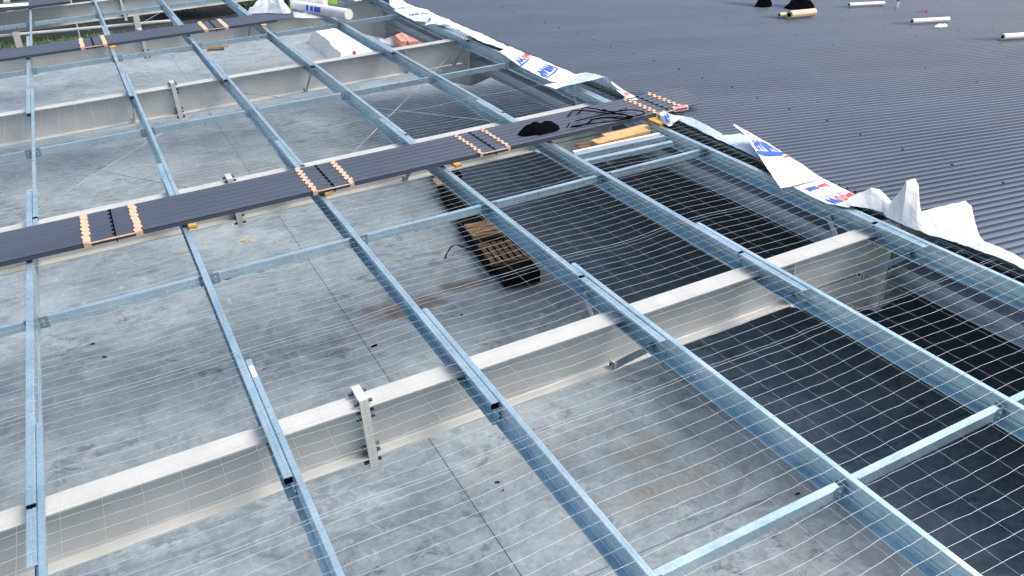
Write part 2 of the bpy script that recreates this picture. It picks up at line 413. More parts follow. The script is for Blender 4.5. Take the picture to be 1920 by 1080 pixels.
for j in range(6):
    X = X0 + DX * j
    for i, (ya, yb) in enumerate(BAYS):
        k = 1 if i % 2 == 0 else -1
        jy = random.uniform(-.05, .05)
        lab = 'galvanised Z purlin on the %s line, in the %s bay from the viewer' % (LINE[j], ORD[i])
        t = thing('purlin', lab, 'purlin', (X + (.004 if k > 0 else -.003), 0, zl(X)), (0, -SL, 0), 'galvanised purlins of the open roof')
        cut = HOLE.get((j, i))
        y0 = cut if cut else ya + jy
        b = MB(); b.strip(zprof(k=k), .0022 * k, y0, yb + jy); b.build('section', 'galv', t)
        if cut:   # lapped sleeve carries on past the end of the section
            b = MB(); b.strip([(x * 1.06 - k * .004, z - .014) for x, z in zprof(.222, .062, k)], .0022 * k, ya, cut + 1.2); b.build('lap_sleeve', 'galv', t)
            b = MB(); b.box(min(0, k * .066), max(0, k * .066), cut - .035, cut - .003, -.05, -.008); b.build('end_shade', 'black', t)  # black block stands in for the shade in the open section end
            bolt(t, (k * .02, ya + .18, -.05), 'x', .018, .05); bolt(t, (k * .02, ya + .18, -.16), 'x', .018, .05)
        elif i > 0:
            b = MB(); b.box(min(.004 * k, k * .07), max(.004 * k, k * .06), y0 - .002, y0 + .022, -.06, -.006); b.build('end_shade', 'black', t)  # black fill paints the shaded mouth of the lapped end
            bolt(t, (-k * .01, y0 + .15, -.07), 'x', .016, .04); bolt(t, (-k * .01, y0 + .15, -.16), 'x', .016, .04)
        if (j, i) == (1, 0):
            b = MB(); b.box(.008, .050, 6.66, 6.86, .0006, .0022); b.build('sticker', 'label_pink', t)
        # small self-drilling screws on the flange
        for yy in (ya + .9, ya + 1.9):
            bolt(t, (k * .035, yy, .004), 'z', .008, .008, 'galv_dull')
# first purlins under the finished roof (seen through the gap at the edge)
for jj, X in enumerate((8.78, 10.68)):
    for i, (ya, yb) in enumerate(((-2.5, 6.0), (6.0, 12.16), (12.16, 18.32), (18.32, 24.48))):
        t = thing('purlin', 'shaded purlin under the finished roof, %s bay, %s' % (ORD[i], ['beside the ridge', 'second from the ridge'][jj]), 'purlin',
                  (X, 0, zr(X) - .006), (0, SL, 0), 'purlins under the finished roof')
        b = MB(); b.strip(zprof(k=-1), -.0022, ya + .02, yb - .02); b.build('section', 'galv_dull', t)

# ------------------------------------------------------------------ bridging channels
BY = [3.02, 9.10, 15.3, 21.5, 27.6]
for i, Y in enumerate(BY):
    for j in range(-1, 5):
        xa = X0 + DX * j + .02; xb = xa + DX - .04
        if i == 4 and j == 4: continue
        nm = ('left of the leftmost purlin line' if j < 0 else 'between the %s and %s purlin lines' % (LINE[j], LINE[j + 1]))
        t = thing('bridging_channel', 'galvanised bridging channel %s, %s bay' % (nm.replace('between the', 'from').replace(' and ', ' to ').replace(' purlin lines', ' purlin line').replace('the leftmost', 'leftmost'), ORD[i]), 'bridging', (xa, Y, zl(xa) - .055), (0, -SL, 0), 'bridging channels between purlins')
        L = xb - xa
        b = MB(); b.box(.045, L - .03, -.034, .030, -.0025, 0); b.box(.045, L - .03, -.0345, -.032, -.10, -.0025); b.box(.045, L - .03, -.034, .03, -.1025, -.10)
        b.build('channel', 'galv', t)
        for s, x in ((0, .0), (1, L)):
            x0, x1 = (0, .10) if s == 0 else (L - .085, L)
            b = MB(); b.box(x0, x1, -.040, -.036, -.125, .018)
            xe = x0 if s == 0 else x1 - .004
            b.box(xe, xe + .004, -.036, .04, -.125, .018)
            c = b.build('cleat', 'bracket', t)
            bolt(c, ((x0 + x1) / 2, -.045, -.03), 'y', .013, .012, 'galv'); bolt(c, ((x0 + x1) / 2, -.045, -.08), 'y', .013, .012, 'galv')
# doubled bridging beside the walkway at the roof edge
t = thing('bridging_channel', 'pair of galvanised channels lying beside the walkway between the two rightmost purlins', 'bridging', (6.20, 9.72, zl(6.2) + .012), (0, -SL, R(-3)))
for k, (dy, dz, w) in enumerate(((.24, 0, .05), (.10, 0, .06), (-.10, -.03, .09))):
    b = MB(); b.box(0, 1.52, dy - w / 2, dy + w / 2, dz - .003, dz); b.box(0, 1.52, dy - w / 2 - .003, dy - w / 2, dz - .07, dz); b.build('channel', 'tube_white' if k == 0 else 'galv', t)

# ------------------------------------------------------------------ fly braces
def fly(j, i, side):
    X = X0 + DX * j; Y = RAY[i]
    p0 = Vector((X - .03, Y + side * .62, zl(X) - .19)); p1 = Vector((X - .06, Y + side * .085, zl(X, H_R) - .565))
    lab = 'slanted fly brace from the %s purlin line to the %s rafter, %s side' % (LINE[j], ORD[i], 'near' if side < 0 else 'far')
    t = thing('fly_brace', lab, 'brace', tuple(p1), group='fly braces')
    a = Vector((0, 0, 0)); c = p0 - p1; d = c.normalized(); w = d.cross(Vector((1, 0, 0))).normalized() * .036; nn = Vector((.004, 0, 0))
    b = MB(); vs = []
    for p in (a, c):
        for s1 in (-1, 1):
            for s2 in (-1, 1): vs.append(p + w * s1 + nn * s2)
    b.add(vs, [(0, 1, 3, 2), (4, 6, 7, 5), (0, 4, 5, 1), (2, 3, 7, 6), (0, 2, 6, 4), (1, 5, 7, 3)])
    b.build('strap', 'bracket' if side < 0 else 'cream_plate', t)
    b = MB(); b.box(-.045, -.038, -.04, .045, -.012, .075); b.box(-.045, .03, -.04, -.034, -.012, .07); cl = b.build('cleat', 'cream_plate', t); bolt(cl, (-.05, 0, .035), 'x', .016, .02)
for a in ((3, 0, -1), (5, 0, -1), (3, 0, 1), (5, 0, 1), (5, 1, 1), (3, 1, -1), (1, 2, -1), (3, 2, -1), (5, 2, -1), (5, 2, 1), (3, 3, -1), (1, 3, -1)): fly(*a)

# ------------------------------------------------------------------ tension rods
def rodthing(p, q, lab):
    b = MB(); p = Vector(p); q = Vector(q); b.tube([p - p, q - p], .008, 6)
    t = thing('bracing_rod', lab, 'rod', tuple(p), group='diagonal bracing rods'); b.build('rod', 'rod', t)
    b = MB(); d = (q - p).normalized(); b.tube([d * .15, d * .42], .018, 6); b.build('turnbuckle', 'galv_dull', t)
zz = lambda X: zl(X, H_R) - .33
rodthing((2.62, 18.3, zz(2.62)), (-2.2, 12.2, zz(-2.2)), 'diagonal steel rod falling from the third rafter towards the lower left')
rodthing((-2.6, 18.3, zz(-2.6)), (1.75, 12.2, zz(1.75)), 'diagonal steel rod crossing down to the splice of the second rafter')
rodthing((7.9, 18.3, zz(7.9)), (3.0, 12.2, zz(3.0)), 'diagonal steel rod falling from the third rafter near the finished roof')
rodthing((2.75, 18.3, zz(2.75)), (7.3, 12.2, zz(7.3)), 'diagonal steel rod crossing down towards the black bundle on the walkway')
rodthing((-1.2, 37.0, 1.9), (-3.6, 31.0, 1.6), 'thin slanted rod at the far left end')
rodthing((1.9, 31.0, 1.9), (4.6, 37.0, 1.9), 'thin slanted rod at the far end behind the second purlin')

# ------------------------------------------------------------------ safety mesh
SPX, SPY = .291, .137
def mesh_bay(i, y0, y1, far):
    b = MB(); rnd = random.Random(50 + i)
    r = .0016 if i < 2 else .0017
    def hz(x, y):
        u = (x - X0) / DX; s = math.sin(math.pi * u) ** 2
        n = noise.noise(Vector((x * 1.3, y * .9, i * 5.0)))
        return .006 - s * (.026 + .02 * n) + .004 * s * noise.noise(Vector((x * 4, y * 5, 2)))
    xs0, xs1 = -3.3, 8.62
    def P(x, y):
        dx = .014 * noise.noise(Vector((x * 1.1, y * 1.7, 7 + i))); dy = .030 * noise.noise(Vector((x * .8, y * .9, 17 + i))) + .007 * noise.noise(Vector((x * 4.3, y * 4.0, 31 + i)))
        z = zl(x) + hz(x, y) if x < XR else zr(x) + .004
        return Vector((x + dx, y + dy, z))
    y = y0 + .05
    while y < y1:
        pts = []; x = xs0; kk = 0
        jit = rnd.uniform(-.018, .018)
        while x <= xs1:
            p = P(x, y); p.y += jit * .35 + (.0022 if kk % 2 else -.0022); pts.append(p); x += SPX / 2; kk += 1
        b.tube(pts, r * rnd.uniform(.9, 1.15), 3, caps=False); y += SPY * rnd.uniform(.95, 1.05)
    x = xs0 + .08
    while x < xs1:
        pts = []; y = y0; j2 = rnd.uniform(-.01, .01)
        while y <= y1:
            p = P(x, y); p.x += j2; pts.append(p); y += SPY
        b.tube(pts, r * .62, 3, 1, caps=False); x += SPX
    # overlap of two mesh rolls
    for yy in (y0 + 1.1, y0 + 1.16, y1 - 1.4):
        b.tube([P(xs0 + q * SPX / 2, yy) + Vector((0, 0, .004)) for q in range(81)], r * 1.0, 3, caps=False)
    o = b.build('safety_mesh', ['wire', 'wire_thin'])
    tag(o, ['galvanised wire safety mesh over the nearest bay, in front of the first rafter', 'galvanised wire safety mesh between the first rafter and the long walkway',
            'galvanised wire safety mesh over the bay just beyond the long walkway', 'galvanised wire safety mesh over the fourth bay, before the far sheet stack'][i], 'wire mesh', 'safety mesh by bay')
for i, (a, c) in enumerate(((-.5, 6.0), (6.02, 12.15), (12.2, 18.3), (18.35, 24.4))): mesh_bay(i, a, c, 0)

# ------------------------------------------------------------------ finished roof
PITCH = .131
t = thing('finished_roof', 'dark blue ribbed steel roof covering the right slope', 'roof')
b = MB(); nr = int(39 / PITCH); XE, XF = 8.42, 58
prof = [(0, 0), (.076, 0), (.084, .028), (.104, .030), (.112, 0)]
ysn = []
for k in range(nr):
    y = -14 + k * PITCH
    for dy, dz in prof: ysn.append((y + dy, dz))
segs = [XE, 14, 22, 34, XF]
vs = []; lines = len(ysn)
for sx in segs:
    for (y, dz) in ysn:
        xe = sx
        if sx == XE: xe = XE + .045 * noise.noise(Vector((0, math.floor(y / .655), 3))) + .012 * noise.noise(Vector((y * 3, 1, 0)))
        vs.append((xe, y, zr(xe) + .012 + dz))
fs = [(s * lines + i, s * lines + i + 1, (s + 1) * lines + i + 1, (s + 1) * lines + i) for s in range(len(segs) - 1) for i in range(lines - 1)]
b.add(vs, fs)
sheet = b.build('sheeting', 'roof_blue', t)
b = MB()
lapk = [k for k in range(nr) if k % 5 == 2]
rnd = random.Random(3)
cnt = 0
for X in (10.66,):
    for k in range(nr):
        y = -14 + k * PITCH + .091
        if k % 6 == 3 and 3 < y < 26 and cnt < 60:
            m = MB(); m.tube([(0, 0, 0), (0, 0, .007)], .02, 6); m.tube([(0, 0, .007), (0, 0, .016)], .010, 6)
            o = m.build('screw', 'bolt', t, loc=(X + rnd.uniform(-.08, .05), y, zr(X) + .042)); cnt += 1
for X in (16.2, 19.9, 21.8, 23.6, 25.5, 27.3):
    for k in range(nr):
        y = -14 + k * PITCH + .091
        if k % 10 == int(X) % 10 and 10 < y < 21 and cnt < 98:
            m = MB(); m.tube([(0, 0, 0), (0, 0, .010)], .018, 6)
            m.build('screw', 'bolt', t, loc=(X + rnd.uniform(-.2, .2), y, zr(X) + .042)); cnt += 1
# drops of the side-lap: slightly proud lap edges
b = MB()
for k in range(4, nr, 6):
    y = -14 + k * PITCH + .112
    b.add([(XE + .02, y, zr(XE) + .0175), (XF, y, zr(XF) + .0175), (XF, y + .010, zr(XF) + .015), (XE + .02, y + .010, zr(XE) + .015)], [(0, 1, 2, 3)])
b.build('lap_edge', 'sheet_blue', t)

# ------------------------------------------------------------------ packs of roof sheets used as walkway
def ribs(y0, y1, n=7, w=.014, hgt=.018):
    pts = [(y0, 0)]; st = (y1 - y0) / n
    for k in range(n):
        c = y0 + st * (k + .5)
        pts += [(c - .028, 0), (c - .014, hgt), (c + .014, hgt), (c + .028, 0)]
    pts.append((y1, 0)); return pts
def pack(name, label, xa, xb, ya, yb, zb, layers, straps, n=7, skew=0.0, hgt=.009):
    t = thing(name, label, 'sheet stack', (0, 0, zl(0) + zb), (0, -SL, 0), 'packs of roof sheets lying across the purlins')
    top = layers * .017
    for L in range(3):
        b = MB(); z0 = 0 if L == 0 else top * (.5 + .22 * L) ; z1 = top * (.72 + .14 * L)
        dy = (-.012, .010, 0)[L]
        xe = xb + (-.45, -.2, 0)[L] ; xs = xa + (.1, -.05, 0)[L]
        pr = ribs(ya + dy, yb + dy, n, hgt=hgt); m = len(pr); vs = []
        for x in (xs, (xs + xe) / 2, xe):
            for (y, dz) in pr:
                xx = x + (skew * (yb - y) * -1 if x == xe else 0)
                vs.append((xx, y, z1 + dz))
        for x in (xs, (xs + xe) / 2, xe):
            for (y, dz) in pr:
                xx = x + (skew * (yb - y) * -1 if x == xe else 0)
                vs.append((xx, y, z0 + dz * .4))
        fs = []
        for s in range(2):
            for i in range(m - 1):
                a = s * m + i; fs += [(a, a + 1, a + m + 1, a + m), (3 * m + a, 3 * m + a + m, 3 * m + a + m + 1, 3 * m + a + 1)]
            fs += [(s * m, (s + 1) * m, (s + 4) * m, (s + 3) * m), (s * m + m - 1, (s + 3) * m + m - 1, (s + 4) * m + m - 1, (s + 1) * m + m - 1)]
        for i in range(m - 1):
            fs += [(i, 3 * m + i, 3 * m + i + 1, i + 1), (2 * m + i, 2 * m + i + 1, 5 * m + i + 1, 5 * m + i)]
        b.add(vs, fs); b.build('sheet_bundle', 'sheet_blue', t)
    ztop = top * 1.0
    for (xc, dxa, dxb, wd, amp) in straps:
        # tooth-edged black strap
        st = (yb - ya) / n
        b = MB(); vs = []; pr = ribs(ya, yb, n, hgt=hgt)
        for (y, dz) in pr: vs += [(xc - .008, y, ztop + dz + .004), (xc + .008, y, ztop + dz + .004)]
        fs = [(2 * i, 2 * i + 1, 2 * i + 3, 2 * i + 2) for i in range(len(pr) - 1)]; b.add(vs, fs)
        for k in range(n):
            c = ya + st * (k + .5)
            b.box(xc - .03, xc + .012, c - .022, c + .008, ztop + hgt + .003, ztop + hgt + .010)
        b.box(xc - .008, xc + .008, ya - .014, ya - .004, -.02, ztop + .008)
        b.build('strap', 'black', t)
        for dx in (dxa, dxb):
            b = MB(); q = 0; vs = []; rndc = random.Random(int(dx * 1000) + int(xc * 10))
            m = n * 2
            for k in range(m):
                ca = ya + (yb - ya) * k / m; cb = ya + (yb - ya) * (k + 1) / m
                off = (amp if k % 2 else -amp) + rndc.uniform(-.008, .008)
                zt = ztop + hgt + .006 + (.003 if k % 2 else 0)
                b.box(xc + dx - wd / 2 + off, xc + dx + wd / 2 + off, ca, cb + .004, ztop + .002, zt)
            b.box(xc + dx - wd / 2, xc + dx + wd / 2, ya - .024, ya - .001, .0, ztop + .01)
            b.build('edge_protector', 'card', t)
        b = MB(); b.box(xc + dxa, xc + dxb, ya - .03, ya - .015, ztop - .012, ztop + .002); b.build('edge_board', 'timber_pale', t)
    return t
pack('roof_sheet_stack', 'long dark blue pack of ribbed roof sheets laid as a walkway over the second rafter', -7.5, 9.35, 10.46, 11.42, .05, 3,
     [(-.10, -.33, .27, .085, .006), (2.70, -.27, .25, .062, .012), (5.18, -.24, .22, .042, .014), (8.36, -.25, .25, .05, .026)], 7, skew=.28)
pack('roof_sheet_stack', 'dark blue pack of roof sheets over the fourth rafter, film on its right end', -9, 5.4, 22.25, 23.35, .05, 3,
     [(.35, -.25, .25, .09, .0), (3.2, -.25, .25, .10, .0)], 7, skew=.2)
pack('roof_sheet_stack', 'grey pack of roof sheets in the top left corner with a white sheet on it', -9, .1, 29.5, 30.7, .05, 3, [], 7)
def bearer(x, y, lab, L=.22, mat='timber_yellow', w=.10, h=.05):
    t = thing('timber_bearer', lab, 'timber block', (x, y, zl(x) + .004), (0, -SL, 0), 'timber blocks under the sheet packs')
    b = MB(); b.box(-w / 2, w / 2, 0, L, 0, h - .004); b.box(-w / 2 + .006, w / 2 - .006, -.004, 0, .006, h - .012); b.build('block', mat, t)
bearer(.80, 10.36, 'yellow timber block under the walkway pack on the second purlin line')
bearer(2.6, 10.42, 'timber block under the walkway pack at the third purlin line, by the strap')
bearer(4.52, 10.36, 'orange timber block under the walkway pack on the fourth purlin line')
bearer(8.0, 10.14, 'large yellow timber block under the walkway pack at the rightmost purlin', .4, w=.16, h=.05)
bearer(.74, 22.1, 'orange timber block under the far sheet pack, second purlin line', w=.13)
bearer(4.36, 22.1, 'brown timber block under the far sheet pack, fourth purlin line', mat='timber', w=.13)
# label box at the end of the strap
p = U(1275, 203, .10)
t = thing('label_tag', 'white and red printed packet lying at the right end of the walkway pack', 'packet', (p.x, p.y, p.z), (0, -SL, R(-8)))
b = MB(); b.box(-.13, .13, -.045, .045, -.03, .03); b.build('packet', 'tube_white', t)
b = MB(); b.box(-.11, .11, -.048, -.0455, -.016, .018); b.box(-.11, .11, -.028, .03, .0305, .032); b.build('print', 'red_ink', t)
# white sheet on the far left pack
b = MB(); b.box(-1.9, -1.05, 29.6, 30.1, zl(-1.5) + .13, zl(-1.5) + .145); tag(b.build('white_sheet', 'tube_white'), 'small white sheet lying on the grey pack in the top left corner', 'sheet')

# ------------------------------------------------------------------ black things on the walkway
def lump(name, label, cat, mat, pts, seedz, hmax, res=26, rough=.5, base=None, group=None):
    """draped heap: outline of surveyed ground points, domed and crumpled"""
    c = sum((Vector(p) for p in pts), Vector()) / len(pts)
    n = len(pts); rings = 7; vs = [tuple(Vector((c.x, c.y, c.z + hmax)))]; fs = []
    M = res
    out = []
    for k in range(M):
        u = k / M * n; i = int(u); f = u - i
        out.append(Vector(pts[i % n]).lerp(Vector(pts[(i + 1) % n]), f))
    for r in range(1, rings + 1):
        q = r / rings
        for k in range(M):
            p = c.lerp(out[k], q)
            hh = hmax * (1 - q ** 2.6)
            nn = noise.noise(Vector((p.x * 9 + seedz, p.y * 9, r * .3)))+ .6 * noise.noise(Vector((p.x * 21 + seedz, p.y * 21, 0)))
            p = Vector((p.x + nn * .02 * rough * 2, p.y + nn * .02, p.z + max(.004 if r < rings else 0, hh * (1 + nn * rough))))
            vs.append(tuple(p))
    for k in range(M): fs.append((0, 1 + k, 1 + (k + 1) % M))
    for r in range(rings - 1):
        for k in range(M):
            a = 1 + r * M + k; a2 = 1 + r * M + (k + 1) % M; fs.append((a, a + M, a2 + M, a2))
    fs.append(tuple(1 + (rings - 1) * M + k for k in range(M)))
    b = MB(); b.add([(v[0] - c.x, v[1] - c.y, v[2] - c.z) for v in vs], fs)
    o = b.build(name, mat, loc=tuple(c)); return tag(o, label, cat, group)
WZ = .118
pts = [U(x, y, WZ) for x, y in ((969, 253), (981, 239), (996, 233), (1022, 234), (1047, 234), (1050, 243), (1032, 248), (1012, 252), (992, 255))]
lump('black_cloth_bundle', 'crumpled black bundle lying on the walkway pack', 'bundle', 'black', pts, 3.0, .10, rough=.45)
t = thing('strap_tangle', 'tangle of loose black straps on the walkway pack near the roof edge', 'straps', (0, 0, 0))
for k, pl in enumerate((
    [(1064, 218), (1075, 207), (1090, 207), (1120, 210), (1145, 213), (1165, 215), (1185, 218), (1187, 219), (1170, 222), (1130, 221), (1112, 224), (1100, 232), (1080, 238), (1070, 238)],
    [(1083, 213), (1092, 204), (1100, 201), (1115, 204), (1132, 208), (1150, 210), (1172, 206), (1174, 203)],
    [(1079, 227), (1095, 223), (1115, 218), (1140, 213), (1165, 207), (1190, 206), (1207, 210), (1209, 213), (1195, 217), (1187, 219)],
    [(1064, 237), (1068, 231)], [(1070, 239), (1072, 237), (1100, 233), (1125, 230), (1150, 227), (1175, 224), (1187, 219), (1170, 214), (1150, 212), (1130, 204), (1133, 208)],
    [(1104, 230), (1108, 224), (1125, 221), (1150, 220), (1184, 219)])):
    b = MB(); pp = [U(x, y, WZ + .02 + .012 * ((k + q) % 3)) for q, (x, y) in enumerate(pl)]
    # smooth
    sm = []
    for a in range(len(pp) - 1):
        for f in (0, .33, .66): sm.append(pp[a].lerp(pp[a + 1], f) + Vector((0, 0, .01 * noise.noise(pp[a] * 7 + Vector((f * 3, k, 0))))))
    sm.append(pp[-1]); b.tube(sm, .010, 5); b.build('strap', 'black', t)

# timber pieces under the walkway by the roof edge
def plank(x, y, z, L, w, h, rz, mat, lab, group='timber pieces below the walkway', cat='timber', ry=-SL):
    t = thing('timber_plank', lab, cat, (x, y, z), (0, ry, rz), group)
    b = MB(); b.box(-L / 2, L / 2, -w / 2, w / 2, -h / 2, h / 2)
    b.box(-L / 2 + .02, L / 2 - .02, -w / 2 + w * .3, -w / 2 + w * .34, h / 2, h / 2 + .002); b.build('board', mat, t)
plank(7.22, 10.18, zl(7.2) - .03, 1.0, .20, .05, R(2), 'timber', 'orange timber board under the right end of the walkway pack')
plank(7.5, 10.42, zl(7.5) - .06, .9, .12, .045, R(1), 'timber_pale', 'pale timber board behind the orange one under the walkway pack')
plank(6.75, 10.30, zl(6.7) - .10, .45, .24, .04, R(-6), 'timber_brown', 'short brown timber board beside the fifth purlin line below the walkway')

# ------------------------------------------------------------------ building paper
def catmull(P, u, k=.8):
    n = len(P) - 1; s = min(max(u, 0), .99999) * n; i = int(s); f = s - i
    p0, p1, p2, p3 = P[max(i - 1, 0)], P[i], P[i + 1], P[min(i + 2, n)]
    cr = .5 * ((2 * p1) + (p2 - p0) * f + (2 * p0 - 5 * p1 + 4 * p2 - p3) * f * f + (3 * p1 - p0 - 3 * p2 + p3) * f ** 3)
    return p1.lerp(p2, f) * k + cr * (1 - k)
class Paper:
    def __init__(s, A, B, wr=.012, seed=0, bulge=.0, k=.8, top='paper'):
        s.k = k; s.top = top
        s.A = [U(*q) for q in A]; s.B = [U(*q) for q in B]; s.wr = wr; s.seed = seed; s.bulge = bulge
    def P(s, u, v):
        a = catmull(s.A, u, s.k); c = catmull(s.B, u, s.k); p = a.lerp(c, v)
        n = 1.2 * abs(noise.noise(Vector((p.x * 3.2 + s.seed, p.y * 3.2, s.seed)))) - .9 * abs(noise.noise(Vector((p.x * 7 + s.seed, p.y * 5, 0)))) + .5 * abs(noise.noise(Vector((p.x * 15 + s.seed, p.y * 13, 4))))
        return p + Vector((0, 0, s.wr * n + s.bulge * math.sin(math.pi * v) * (1 - .3 * math.cos(9 * u))))
    def Nn(s, u, v):
        e = .01; n = (s.P(u + e, v) - s.P(u - e, v)).cross(s.P(u, v + e) - s.P(u, v - e)).normalized()
        return n if n.z > 0 else -n
    def build(s, name, label, nu=40, nv=9, under='paper_under'):
        t = thing(name, label, 'building paper', tuple(s.P(.5, .5)), group='loose building paper along the roof edge'); o = Vector(t.location)
        b = MB(); vs = []; 
        for side in (0, 1):
            for i in range(nu + 1):
                for j in range(nv + 1):
                    p = s.P(i / nu * .9999, j / nv); vs.append(p - o - (s.Nn(min(max(i / nu, .02), .98), min(max(j / nv, .02), .98)) * .0025 if side else Vector()))
        K = (nu + 1) * (nv + 1)
        top = [(i * (nv + 1) + j, (i + 1) * (nv + 1) + j, (i + 1) * (nv + 1) + j + 1, i * (nv + 1) + j + 1) for i in range(nu) for j in range(nv)]
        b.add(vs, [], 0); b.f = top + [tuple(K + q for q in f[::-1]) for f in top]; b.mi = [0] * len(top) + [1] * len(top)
        rim = [(i * (nv + 1), (i + 1) * (nv + 1)) for i in range(nu)] + [((i + 1) * (nv + 1) + nv, i * (nv + 1) + nv) for i in range(nu)] + [(j + 1, j) for j in range(nv)] + [(nu * (nv + 1) + j, nu * (nv + 1) + j + 1) for j in range(nv)]
        b.f += [(p, q, q + K, p + K) for p, q in rim]; b.mi += [0] * len(rim)
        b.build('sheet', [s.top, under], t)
        s.t = t; return s
    def shape(s, polys, mat, name, off=.006):
        """flat print given in (u,v), laid on the paper"""
        b = MB(); o = Vector(s.t.location)
        for pl in polys:
            n = len(pl); b.add([s.P(u, v) + s.Nn(u, v) * off - o for u, v in pl], [tuple(range(n))])
        return b.build(name, mat, s.t)
    def text(s, txt, mat, u0, v0, uw, vh, name='lettering', flip=True, bold=.0, ang=0.0, off=.006, along='v'):
        cu = bpy.data.curves.new(name, 'FONT'); cu.body = txt; cu.size = 1; cu.offset = bold; cu.resolution_u = 3
        ob = bpy.data.objects.new(name, cu); COL.objects.link(ob)
        bpy.context.view_layer.update()
        me = bpy.data.meshes.new_from_object(ob.evaluated_get(bpy.context.evaluated_depsgraph_get()))
        COL.objects.unlink(ob); bpy.data.objects.remove(ob)
        xs = [v.co.x for v in me.vertices]; ysv = [v.co.y for v in me.vertices]
        w = max(xs) - min(xs); h = max(ysv) - min(ysv); mx, my = min(xs), min(ysv)
        bm = bmesh.new(); bm.from_mesh(me); bmesh.ops.triangulate(bm, faces=bm.faces)
        bmesh.ops.subdivide_edges(bm, edges=[e for e in bm.edges if e.calc_length() > .25], cuts=1); bm.to_mesh(me); bm.free()
        o = Vector(s.t.location)
        for vtx in me.vertices:
            a = (vtx.co.x - mx) / w; c = (vtx.co.y - my) / h
            if along == 'v':      # reading direction runs across the strip (v), letter tops towards u
                v = v0 + vh * a; u = u0 + uw * (1 - c)
            else:
                u = u0 + uw * a; v = v0 + vh * c
            u = min(max(u, .01), .99); v = min(max(v, .01), .99)
            vtx.co = s.P(u, v) + s.Nn(u, v) * off - o
        me.materials.append(MATS[mat])
        q = bpy.data.objects.new(name, me); COL.objects.link(q); q.parent = s.t
        return q
D = .05
def ed(L, *dz):
    return [(x, y, dz[min(i, len(dz) - 1)] if dz else D) for i, (x, y) in enumerate(L)]
Paper(ed([(744, -8), (762, 6), (783, 14), (806, 19)], .10, .08, .07), ed([(730, -8), (731, 9), (741, 17), (776, 17)], .16, .12, .05), .02, 1).build('building_paper', 'curled white building paper at the far end of the roof edge').text('WRAP', 'grey_ink', .55, .9, .2, -.7)
B_ = Paper(ed([(772, 13), (803, 20), (822, 30), (844, 38), (850, 45)], .06), ed([(738, 19), (752, 27), (766, 34), (776, 39), (798, 41)], .04), .02, 2).build('building_paper', 'white building paper with faint blue print, second piece from the far end')
B_.text('WRAP', 'blue_ink', .40, .85, -.10, -.65, bold=.01)
Paper(ed([(805, 33), (822, 33), (840, 35), (850, 44)], .16, .2, .18, .12), ed([(797, 47), (812, 45), (826, 42), (842, 46)], .14, .16, .15, .1), .02, 3).build('building_paper', 'small folded-up white paper flap with a dark blue corner').shape([[(.02, .1), (.02, .7), (.12, .55), (.10, .12)]], 'blue_ink', 'print')
Paper(ed([(846, 40), (868, 49), (892, 60), (915, 69), (936, 80), (965, 93)], .06), ed([(816, 45), (842, 51), (862, 57), (880, 66), (896, 76), (944, 92)], .04, .05, .06, .07, .08, .05), .025, 4).build('building_paper', 'narrow torn white paper strip trailing along the far roof edge')
E_ = Paper(ed([(955, 87), (985, 100), (1010, 109), (1045, 125), (1084, 142)], .06), ed([(936, 97), (966, 118), (985, 130), (1020, 147), (1050, 158)], .035), .014, 5).build('building_paper', 'long white paper with blue and red lettering, beyond the walkway', 60, 10)
E_.text('BATU', 'red_ink', .345, .02, -.10, .38, bold=.03); E_.text('W', 'blue_ink', .355, .42, -.12, .50, bold=.05)
E_.shape([[(.36, .98), (.37, .75), (.375, .5), (.375, .30), (.395, .30), (.41, .5), (.41, .75), (.40, .98)]], 'blue_ink', 'swoosh')
E_.shape([[(.36, .26), (.34, .08), (.36, .04), (.39, .26)]], 'pink_ink', 'swoosh')
E_.text('FLAME SPREAD', 'grey_ink', .23, .1, -.02, .75); E_.text('ROOF', 'grey_ink', .19, .2, -.02, .5); E_.text('UNDERLAY', 'grey_ink', .15, .15, -.02, .6)
E_.text('WRAP', 'blue_ink', .755, .08, -.12, .86, bold=.05)
E_.shape([[(.755, .98), (.77, .7), (.775, .4), (.765, .08), (.78, .06), (.795, .4), (.79, .7), (.78, .98)]], 'blue_ink', 'swoosh')
E_.text('FLAME SPREAD', 'grey_ink', .63, .1, -.02, .75); E_.text('ROOF UNDERLAY', 'grey_ink', .60, .15, -.02, .7)
E_.shape([[(.49, .05), (.50, .4), (.53, .8), (.535, .98), (.54, .98), (.537, .8), (.507, .4), (.495, .05)]], 'grey_ink', 'lap_line', .003)
F_ = Paper(ed([(1044, 155), (1062, 146), (1075, 140), (1094, 137)], .06), ed([(1019, 159), (1043, 167), (1060, 160), (1080, 150)], .05), .008, 6).build('building_paper', 'pointed white paper tip with red print below the tent-like fold')
F_.text('BATU', 'red_ink', .3, .45, .5, .12, along='u')
Paper(ed([(1084, 143), (1096, 136), (1115, 139), (1137, 145), (1150, 160), (1178, 181)], .10, .20, .26, .24, .14, .08), ed([(1043, 167), (1072, 159), (1100, 153), (1128, 146), (1146, 162), (1172, 183)], .06, .12, .2, .22, .1, .04), .012, 7, k=1.0, top='paper_under').build('building_paper', 'pale blue tent-like fold of paper lifted off the roof edge beside the walkway').t
H_ = Paper(ed([(1146, 152), (1165, 166), (1182, 176), (1200, 184)], .10), ed([(1148, 162), (1162, 174), (1176, 184), (1192, 188)], .10), .006, 8).build('building_paper', 'small white paper corner with red print tucked under the walkway end')
H_.text('BATU', 'red_ink', .5, .15, .15, .7, bold=.03)
I_ = Paper(ed([(1236, 213), (1244, 209), (1254, 212), (1263, 217)], .14), ed([(1238, 229), (1246, 235), (1254, 239), (1262, 234)], .02), .03, 9, .03).build('building_paper', 'scrunched white paper knot with a dark blue mark under the walkway end')
